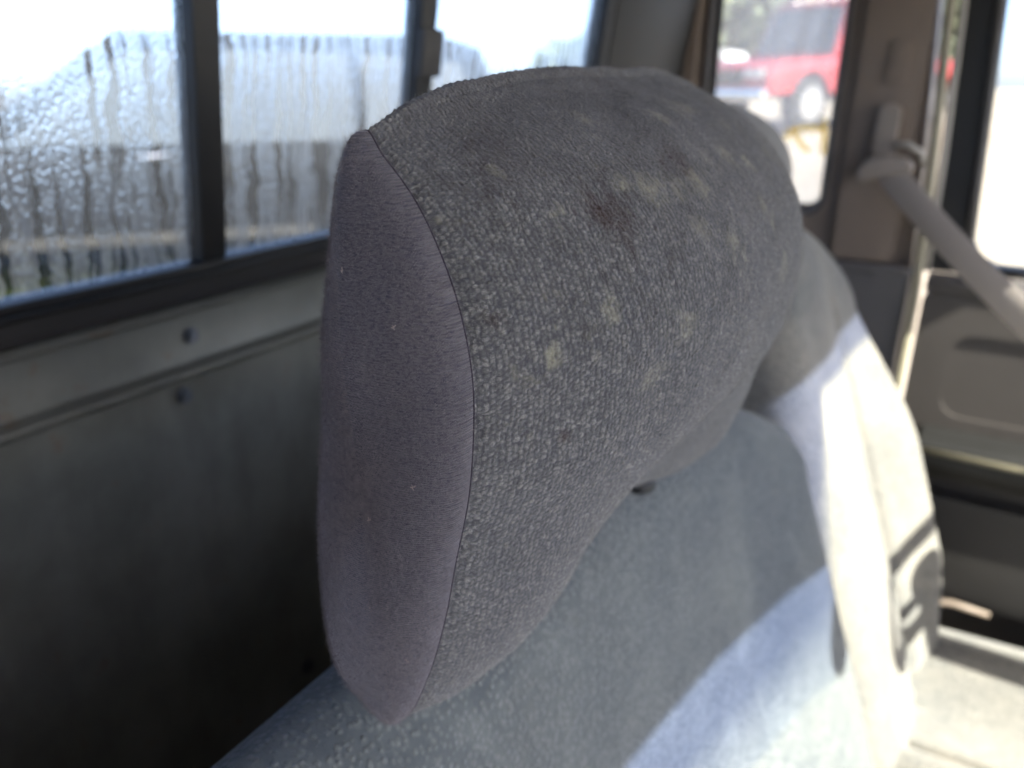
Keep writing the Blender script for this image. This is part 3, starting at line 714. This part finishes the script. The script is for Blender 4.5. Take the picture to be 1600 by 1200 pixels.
    # posts
    for px in (HX0+HW*.5-.098, HX0+HW*.5+.098):
        tube("post", [(px+dx, .160+dy, -.130+dz), (px+dx, .182+dy, -.30+dz)], .006, M['bolt'], root, 14)
    return root

hr = make_headrest("headrest", 0, 0, 0, True, 320000)
tag(hr, "worn grey headrest in the foreground, woven front stained, violet knit end panel", "headrest", "headrests on the seats")
# loose lint fibres on the near end panel
lint_root = hr
LINT = [(-.0585+.0, .1255), (-.118, .137), (-.104, .1215), (-.072, .150), (-.150, .140), (-.170, .131), (-.045, .142)]
bm = bmesh.new()
for z, y in LINT:
    # find the cap surface at that (y, z)
    rr, va = np.meshgrid(np.linspace(0, .99, 90), np.linspace(0, 1, 180, endpoint=False), indexing='ij'); pc = cap_points(rr, va, -1)
    k = np.unravel_index(np.argmin((pc[..., 1]-y)**2+(pc[..., 2]-z)**2), rr.shape); p = Vector(pc[k])+Vector((-.0006, 0, 0))
    for q in range(5):
        d = Vector((random.uniform(-.4, .1), random.uniform(-1, 1), random.uniform(-1, 1))).normalized()*random.uniform(.0004, .0011); w = d.cross(Vector((1, .2, .1))).normalized()*.00016
        bm.faces.new([bm.verts.new(p-d+w), bm.verts.new(p-d-w), bm.verts.new(p+d)])
o = bm_link("lint", bm, M['lint'], hr); o["kind"] = "stuff"

fr = make_headrest("headrest", .60, .140, -.028, False, 0)
tag(fr, "dark headrest of the far seat, mostly hidden behind the near one", "headrest", "headrests on the seats")

# ------------------------------------------------------------------ seats
def seat_plane(z): return .16+.35*(z+.22)
def make_back(name, root, x0, x1, ztop, mat, zbot=-.80, bolster=None, nx=110, nzf=130, r_edge=.045, R=.060):
    """closed, padded backrest: front face, rounded top, back; ztop(x) gives the ridge height"""
    xs = np.unique(np.r_[x0+(x1-x0)*(1-np.cos(np.linspace(0, np.pi, nx)))/2]); V = []
    for x in xs:
        zt = ztop(x)
        e = min(x-x0, x1-x); t = np.clip(1-e/r_edge, 0, 1); roll = .042*(1-math.sqrt(max(0, 1-t*t)))
        front = []
        for z in np.linspace(zbot, zt-R, nzf):
            y = seat_plane(z); b = 0
            if bolster: b = bolster(x, z)
            front.append((y-b+roll, z))
        yz0 = seat_plane(zt-R); top = []
        b0 = bolster(x, zt-R) if bolster else 0
        for a in np.linspace(0, math.pi, 24)[1:]:
            top.append((yz0+R-(R+b0*max(0, math.cos(a)))*math.cos(a)+roll*math.cos(a)*R/.06+.35*R*math.sin(a)*.5, zt-R+R*math.sin(a)))
        back = [(yz0+2*R-roll*R/.06+.3*(z-zt+R), z) for z in np.linspace(zt-R, zbot, 20)[1:]]
        V.append([(x, y, z) for y, z in front+top+back])
    V = np.array(V); n = V.shape[1]
    me = np_mesh(name, V.reshape(-1, 3), grid_faces(len(xs), n, closed_v=True))
    bm = bmesh.new(); bm.from_mesh(me); bm.verts.ensure_lookup_table()
    for k in (0, len(xs)-1):
        try: bm.faces.new([bm.verts[k*n+i] for i in range(n)])
        except ValueError: pass
    bmesh.ops.recalc_face_normals(bm, faces=bm.faces[:]); bm.to_mesh(me); bm.free()
    return link(name, me, mat, root)
def smst(a, b, x): t = np.clip((x-a)/(b-a), 0, 1); return t*t*(3-2*t)

near = empty("seat", (.33, -.1, FLOOR)); tag(near, "blue-grey cloth passenger seat under the stained headrest, sun band across its lower front", "seat", "front seats")
NX0, NX1 = -.14, .772
def near_top(x):
    z = -.227
    if x > .36: z -= .162*(1-math.sqrt(max(0, 1-((x-.36)/(.772-.36))**2)))**1.0
    if x < .02: z -= .12*(1-math.sqrt(max(0, 1-((.02-x)/.17)**2)))
    return z
def near_b(x, z):
    # gently dished centre, padded sides
    return -.012*math.exp(-((x-.32)/.16)**2)*float(smst(-.30, -.42, z)) + .010*math.exp(-((x-.66)/.06)**2)*float(smst(-.36, -.5, z))
make_back("backrest", near, NX0, NX1, near_top, M['seat'], bolster=near_b, R=.034)
def cushion(name, root, x0, x1, zc, mat):
    xs = np.linspace(0, 1, 60); ys = np.linspace(0, 1, 60); V = []
    def rnd(t, r): e = min(t, 1-t); q = np.clip(1-e/r, 0, 1); return 1-math.sqrt(max(0, 1-q*q))
    bm = bmesh.new(); g = []
    for a in xs:
        row = []
        for b in ys:
            x = x0+(x1-x0)*a; y = -.50+(.56)*b
            z = zc-.045*rnd(a, .14)-.045*rnd(b, .10)-.02*math.exp(-((a-.5)/.25)**2)+.03*(1-b)-.012*math.exp(-((a-.20)/.012)**2)-.012*math.exp(-((a-.80)/.012)**2)
            row.append(bm.verts.new((x, y, z)))
        g.append(row)
    for i in range(59):
        for j in range(59): bm.faces.new((g[i][j], g[i+1][j], g[i+1][j+1], g[i][j+1]))
    ring = [g[i][0] for i in range(60)]+[g[59][j] for j in range(1, 60)]+[g[i][59] for i in range(58, -1, -1)]+[g[0][j] for j in range(58, 0, -1)]
    low = [bm.verts.new((v.co.x, v.co.y, zc-.16)) for v in ring]
    for i in range(len(ring)): j = (i+1) % len(ring); bm.faces.new((ring[i], low[i], low[j], ring[j]))
    bm.faces.new(low)
    return bm_link(name, bm, mat, root, smooth=True)
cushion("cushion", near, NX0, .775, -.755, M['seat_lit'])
box("seat_base", (NX0+.04, -.44, FLOOR), (.74, .02, -.90), M['darktrim'], near, bevel=.02)
# piping along the top edge of the backrest, and its crease
pts = []
for x in np.linspace(.44, .735, 40):
    zt = near_top(x); pts.append((x, seat_plane(zt-.034)+.034-.034*math.cos(math.radians(52))+.35*.034*.5*math.sin(math.radians(52))-.0005, zt-.034+.034*math.sin(math.radians(52))))
tube("piping", pts, .0016, M['seat'], near, 8)
for px in (HX0+HW*.5+.098,):
    zt = near_top(px); ico_disp("post_guide", (px+.004, .156, zt-.007), (.010, .009, .006), M['rubber'], near, 3)

far = empty("seat", (.96, -.1, FLOOR)); tag(far, "sunlit driver's seat beyond, with a stitched side bolster and wheel shadow", "seat", "front seats")
FX0, FX1 = .782, 1.135
def far_top(x):
    z = -.150
    if x > .93: z -= .15*(1-math.sqrt(max(0, 1-((x-.93)/(FX1-.93))**2)))
    if x < .84: z -= .05*(1-math.sqrt(max(0, 1-((.84-x)/.06)**2)))
    return z
def far_b(x, z):
    b = .052*math.exp(-((x-1.085)/.062)**2)*float(smst(-.24, -.46, z))*float(1-.55*smst(-.60, -.78, z))
    b -= .016*math.exp(-((x-.992)/.009)**2)*float(smst(-.22, -.30, z))
    b += .012*math.exp(-((x-.89)/.07)**2)
    return b
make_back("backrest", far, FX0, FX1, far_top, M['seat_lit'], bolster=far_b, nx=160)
tube("seam", [(.992, seat_plane(z)-far_b(.992, z)-.0008, z) for z in np.linspace(-.27, -.79, 40)], .0020, M['seam'], far, 6)
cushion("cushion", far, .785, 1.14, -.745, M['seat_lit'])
box("seat_base", (.82, -.44, FLOOR), (1.10, .02, -.89), M['darktrim'], far, bevel=.02)
# recliner lever beside the far seat
tube("recliner_lever", [(1.142, .03, -.775), (1.172, .0, -.752), (1.182, -.06, -.742), (1.184, -.11, -.745)], [.004, .004, .0055, .004], M['taupe'], far, 10)

# ------------------------------------------------------------------ vehicles in the yard
def copy_tree(o, parent=None):
    c = o.copy(); C.objects.link(c); c.parent = parent
    for ch in list(o.children): copy_tree(ch, c)
    return c
def vehicle(name, pos, heading, kind, body_mat, label, cat, rim_mat=None, zs=1.0):
    """built about its own origin: front towards +x, wheels on z=0, then placed"""
    root = bpy.data.objects.new(name, None); C.objects.link(root)
    def lk(n, bm, mat, par=root, smooth=False, bevel=0):
        o = bm_link(n, bm, mat, None, smooth=smooth, bevel=bevel, world_coords=True); o.parent = par; return o
    Lh, Wd = (2.6, .92) if kind == 'pickup' else (2.3, .90)
    if kind == 'pickup':
        low = [(-2.4, .55), (-2.4, 1.08), (-.55, 1.08), (-.55, 1.10), (1.05, 1.10), (2.35, 1.02), (2.6, .92), (2.62, .55)]
        gh = [(-.52, 1.095), (-.46, 1.90), (-.32, 1.97), (.72, 1.95), (1.12, 1.095)]
        side_w = [[(-.36, 1.16), (-.32, 1.80), (.10, 1.82), (.10, 1.16)], [(.18, 1.16), (.18, 1.82), (.66, 1.80), (.94, 1.16)]]
        wx = (-1.75, 1.62); wr = .40
    else:
        low = [(-2.3, .42), (-2.33, .95), (1.0, .98), (2.1, .90), (2.32, .72), (2.34, .42)]
        gh = [(-2.28, .945), (-2.05, 1.62), (-1.8, 1.70), (.15, 1.70), (1.12, .965)]
        side_w = [[(-2.05, 1.02), (-1.9, 1.52), (-1.25, 1.58), (-1.25, 1.02)], [(-1.17, 1.02), (-1.17, 1.58), (-.28, 1.59), (-.28, 1.02)], [(-.2, 1.02), (-.2, 1.59), (.12, 1.57), (.82, 1.02)]]
        wx = (-1.45, 1.48); wr = .36
    def arch(poly):
        # cut wheel arches out of the lower edge
        P = []; n = 10
        P.append(poly[0])
        P += poly[1:]
        for cx in sorted(wx, reverse=True):
            R = wr*1.22; zb = poly[0][1]
            for i in range(n+1):
                a = math.pi*i/n; P.append((cx+R*math.cos(a), max(zb, wr+R*math.sin(a)) if 0 < i < n else zb))
        return P
    bm = bmesh.new(); bm_prism(bm, arch(low), -Wd, Wd, (0, 2, 1)); lk("body", bm, body_mat, bevel=.02)
    bm = bmesh.new(); bm_prism(bm, gh, -Wd+.05, Wd-.05, (0, 2, 1))
    zt = max(p[1] for p in gh); zb = min(p[1] for p in gh)
    for v in bm.verts: v.co.y *= 1-.17*(v.co.z-zb)/(zt-zb)
    lk("cabin", bm, body_mat, bevel=.015)
    def ty(z): return (Wd-.05)*(1-.17*(z-zb)/(zt-zb))
    for sd_ in (-1, 1):
        for w in side_w:
            bm = bmesh.new(); a = [bm.verts.new((x, sd_*(ty(z)+.006), z)) for x, z in w]; b = [bm.verts.new((x, sd_*(ty(z)-.01), z)) for x, z in w]
            bm.faces.new(a); bm.faces.new(b[::-1])
            for i in range(len(w)): j = (i+1) % len(w); bm.faces.new([a[i], b[i], b[j], a[j]])
            lk("window", bm, M['carglass'])
        bm = bmesh.new(); bm_box(bm, (.82, sd_*(Wd+.02)-.09, 1.08), (.95, sd_*(Wd+.02)+.09, 1.22)); lk("mirror", bm, body_mat, bevel=.02)
        bm = bmesh.new(); bm_box(bm, (-.05, sd_*(Wd)-.012, .93), (.12, sd_*(Wd)+.022, .965)); lk("door_handle", bm, M['chrome'], bevel=.006)
        bm = bmesh.new(); bm_box(bm, (-.85, sd_*(Wd)-.05, .40), (.9, sd_*(Wd)+.07, .47)); lk("running_board", bm, M['chrome'] if kind == 'pickup' else M['tyre'], bevel=.015)
        fz = .78 if kind == 'pickup' else .68
        bm = bmesh.new(); bm_box(bm, (Lh-.06, sd_*.62-.2, fz), (Lh+.04, sd_*.62+.2, fz+.13)); lk("headlight", bm, M['lamp'], bevel=.02)
        for cx in wx:
            bm = bmesh.new(); bmesh.ops.create_cone(bm, cap_ends=True, segments=32, radius1=wr, radius2=wr, depth=.25, matrix=Matrix.Translation((cx, sd_*(Wd-.12), wr)) @ Matrix.Rotation(math.pi/2, 4, 'X'))
            wl_ = lk("wheel", bm, M['tyre'], bevel=.04)
            bm = bmesh.new(); bmesh.ops.create_cone(bm, cap_ends=True, segments=24, radius1=wr*.62, radius2=wr*.5, depth=.05, matrix=Matrix.Translation((cx, sd_*(Wd+.012), wr)) @ Matrix.Rotation(math.pi/2*sd_, 4, 'X'))
            bmesh.ops.create_uvsphere(bm, u_segments=16, v_segments=8, radius=wr*.16, matrix=Matrix.Translation((cx, sd_*(Wd+.035), wr)))
            lk("rim", bm, rim_mat or M['rim'], wl_, smooth=True)
    # windscreen on the raked front of the cabin
    (xa, za), (xb, zb2) = gh[-2], gh[-1]
    bm = bmesh.new(); q = []
    for t, k in ((.1, 1), (.1, -1), (.92, -1), (.92, 1)):
        x = xa+(xb-xa)*t; z = za+(zb2-za)*t; q.append(bm.verts.new((x+.012, k*(ty(z)-.07), z+.010)))
    f = bm.faces.new(q); r_ = bmesh.ops.extrude_face_region(bm, geom=[f]); bmesh.ops.translate(bm, vec=(-.02, 0, -.014), verts=[v for v in r_['geom'] if isinstance(v, bmesh.types.BMVert)])
    lk("windscreen", bm, M['carglass'])
    bm = bmesh.new(); bm_box(bm, (Lh-.05, -Wd+.02, .45), (Lh+.10, Wd-.02, .62)); lk("bumper", bm, M['chrome'] if kind == 'pickup' else body_mat, bevel=.04)
    bm = bmesh.new(); bm_box(bm, (Lh-.05, -.42, .68), (Lh+.035, .42, .90)); lk("grille", bm, M['tyre'], bevel=.02)
    if kind == 'pickup':
        for k in (-.5, -.25, 0, .25, .5):
            bm = bmesh.new(); bmesh.ops.create_uvsphere(bm, u_segments=12, v_segments=8, radius=.05, matrix=Matrix.Translation((.55, k, 1.985)) @ Matrix.Diagonal((1.6, 1.2, .8, 1))); lk("roof_lamp", bm, M['lamp'], smooth=True)
    root.location = (pos[0], pos[1], float(ground_z(pos[0], pos[1]))+.0)
    root.rotation_euler = (0, 0, heading); root.scale = (1, 1, zs); tag(root, label, cat, "vehicles parked in the yard"); return root
# red truck: front wheel seen low in the quarter window
hd = math.radians(153); fwv = Vector((math.cos(hd), math.sin(hd)))
fwheel = Vector((13.8*.9775, 13.8*.211)); wloc2 = fwheel - fwv*1.62 - Vector((-fwv.y, fwv.x))*.8 + Vector((0, 0))
vehicle("parked_truck", (wloc2.x, wloc2.y), hd, 'pickup', M['redpaint'], "red pickup truck seen through the small side window", "truck")
vehicle("parked_car", (3.47, 4.96), math.radians(141.5), 'suv', M['silver'], "dark car behind the fogged rear window", "car", M['tyre'], .92)
vehicle("parked_car", (27.5, 10.2), math.radians(80), 'suv', M['white'], "white car farther off, left of the red truck", "car")
vehicle("parked_car", (42.0, 14.2), math.radians(84), 'suv', M['bluep'], "small blue car far off, left of the red truck", "car")

# far tree line: one mass of leaf clumps
n = 7000
tx = rng.uniform(-20, 80, n); band = rng.random(n)
base_y = np.where(rng.random(n) < .6, 38+rng.normal(size=n)*2.5, 0)
ang = rng.uniform(math.radians(60), math.radians(86), n); rad = 44+rng.normal(size=n)*3
hx = np.sin(ang)*rad; hy = np.cos(ang)*rad
hh = (2.2+1.2*vnoise(ang*14, ang*0+1, 31)+.8*vnoise(ang*60, ang*0+1, 32)+1.0*smst0(1.05, 1.3, ang))*(.5+.5*smst0(.95, 1.2, ang))
zz = rng.random(n)**.8*hh
sz = .28+.3*rng.random(n); c3 = np.stack([hx, hy, ground_z(hx, hy)+zz], 1)
u = rng.normal(size=(n, 3)); u /= np.linalg.norm(u, axis=1, keepdims=True); w = np.cross(u, rng.normal(size=(n, 3))); w /= np.linalg.norm(w, axis=1, keepdims=True)
V = np.stack([c3-u*sz[:, None], c3+w*sz[:, None]*.7, c3+u*sz[:, None], c3-w*sz[:, None]*.7], 1).reshape(-1, 3)
o = link("tree_line", np_mesh("tree_line", V, np.arange(4*n).reshape(-1, 4), smooth=False), M['leaf'], None, True)
tag(o, "hazy far-off line of trees beyond the yard", "trees", kind="stuff")
# grass tuft beyond the rear window
n = 1800; gxp = 2.3+rng.normal(size=n)*.45; gyp = 5.3+rng.normal(size=n)*.5; hg = .05+.10*rng.random(n)
b = np.stack([gxp, gyp, ground_z(gxp, gyp)], 1); a = rng.uniform(0, 6.28, n); dv = np.stack([np.cos(a), np.sin(a), 0*a], 1)*.006
tip = b+np.stack([rng.normal(size=n)*.03, rng.normal(size=n)*.03, hg], 1)
V = np.stack([b-dv, b+dv, tip], 1).reshape(-1, 3)
o = link("grass", np_mesh("grass", V, np.arange(3*n).reshape(-1, 3), smooth=False), M['grass'], None, True)
tag(o, "patch of green grass below the fogged rear window", "grass", kind="stuff")
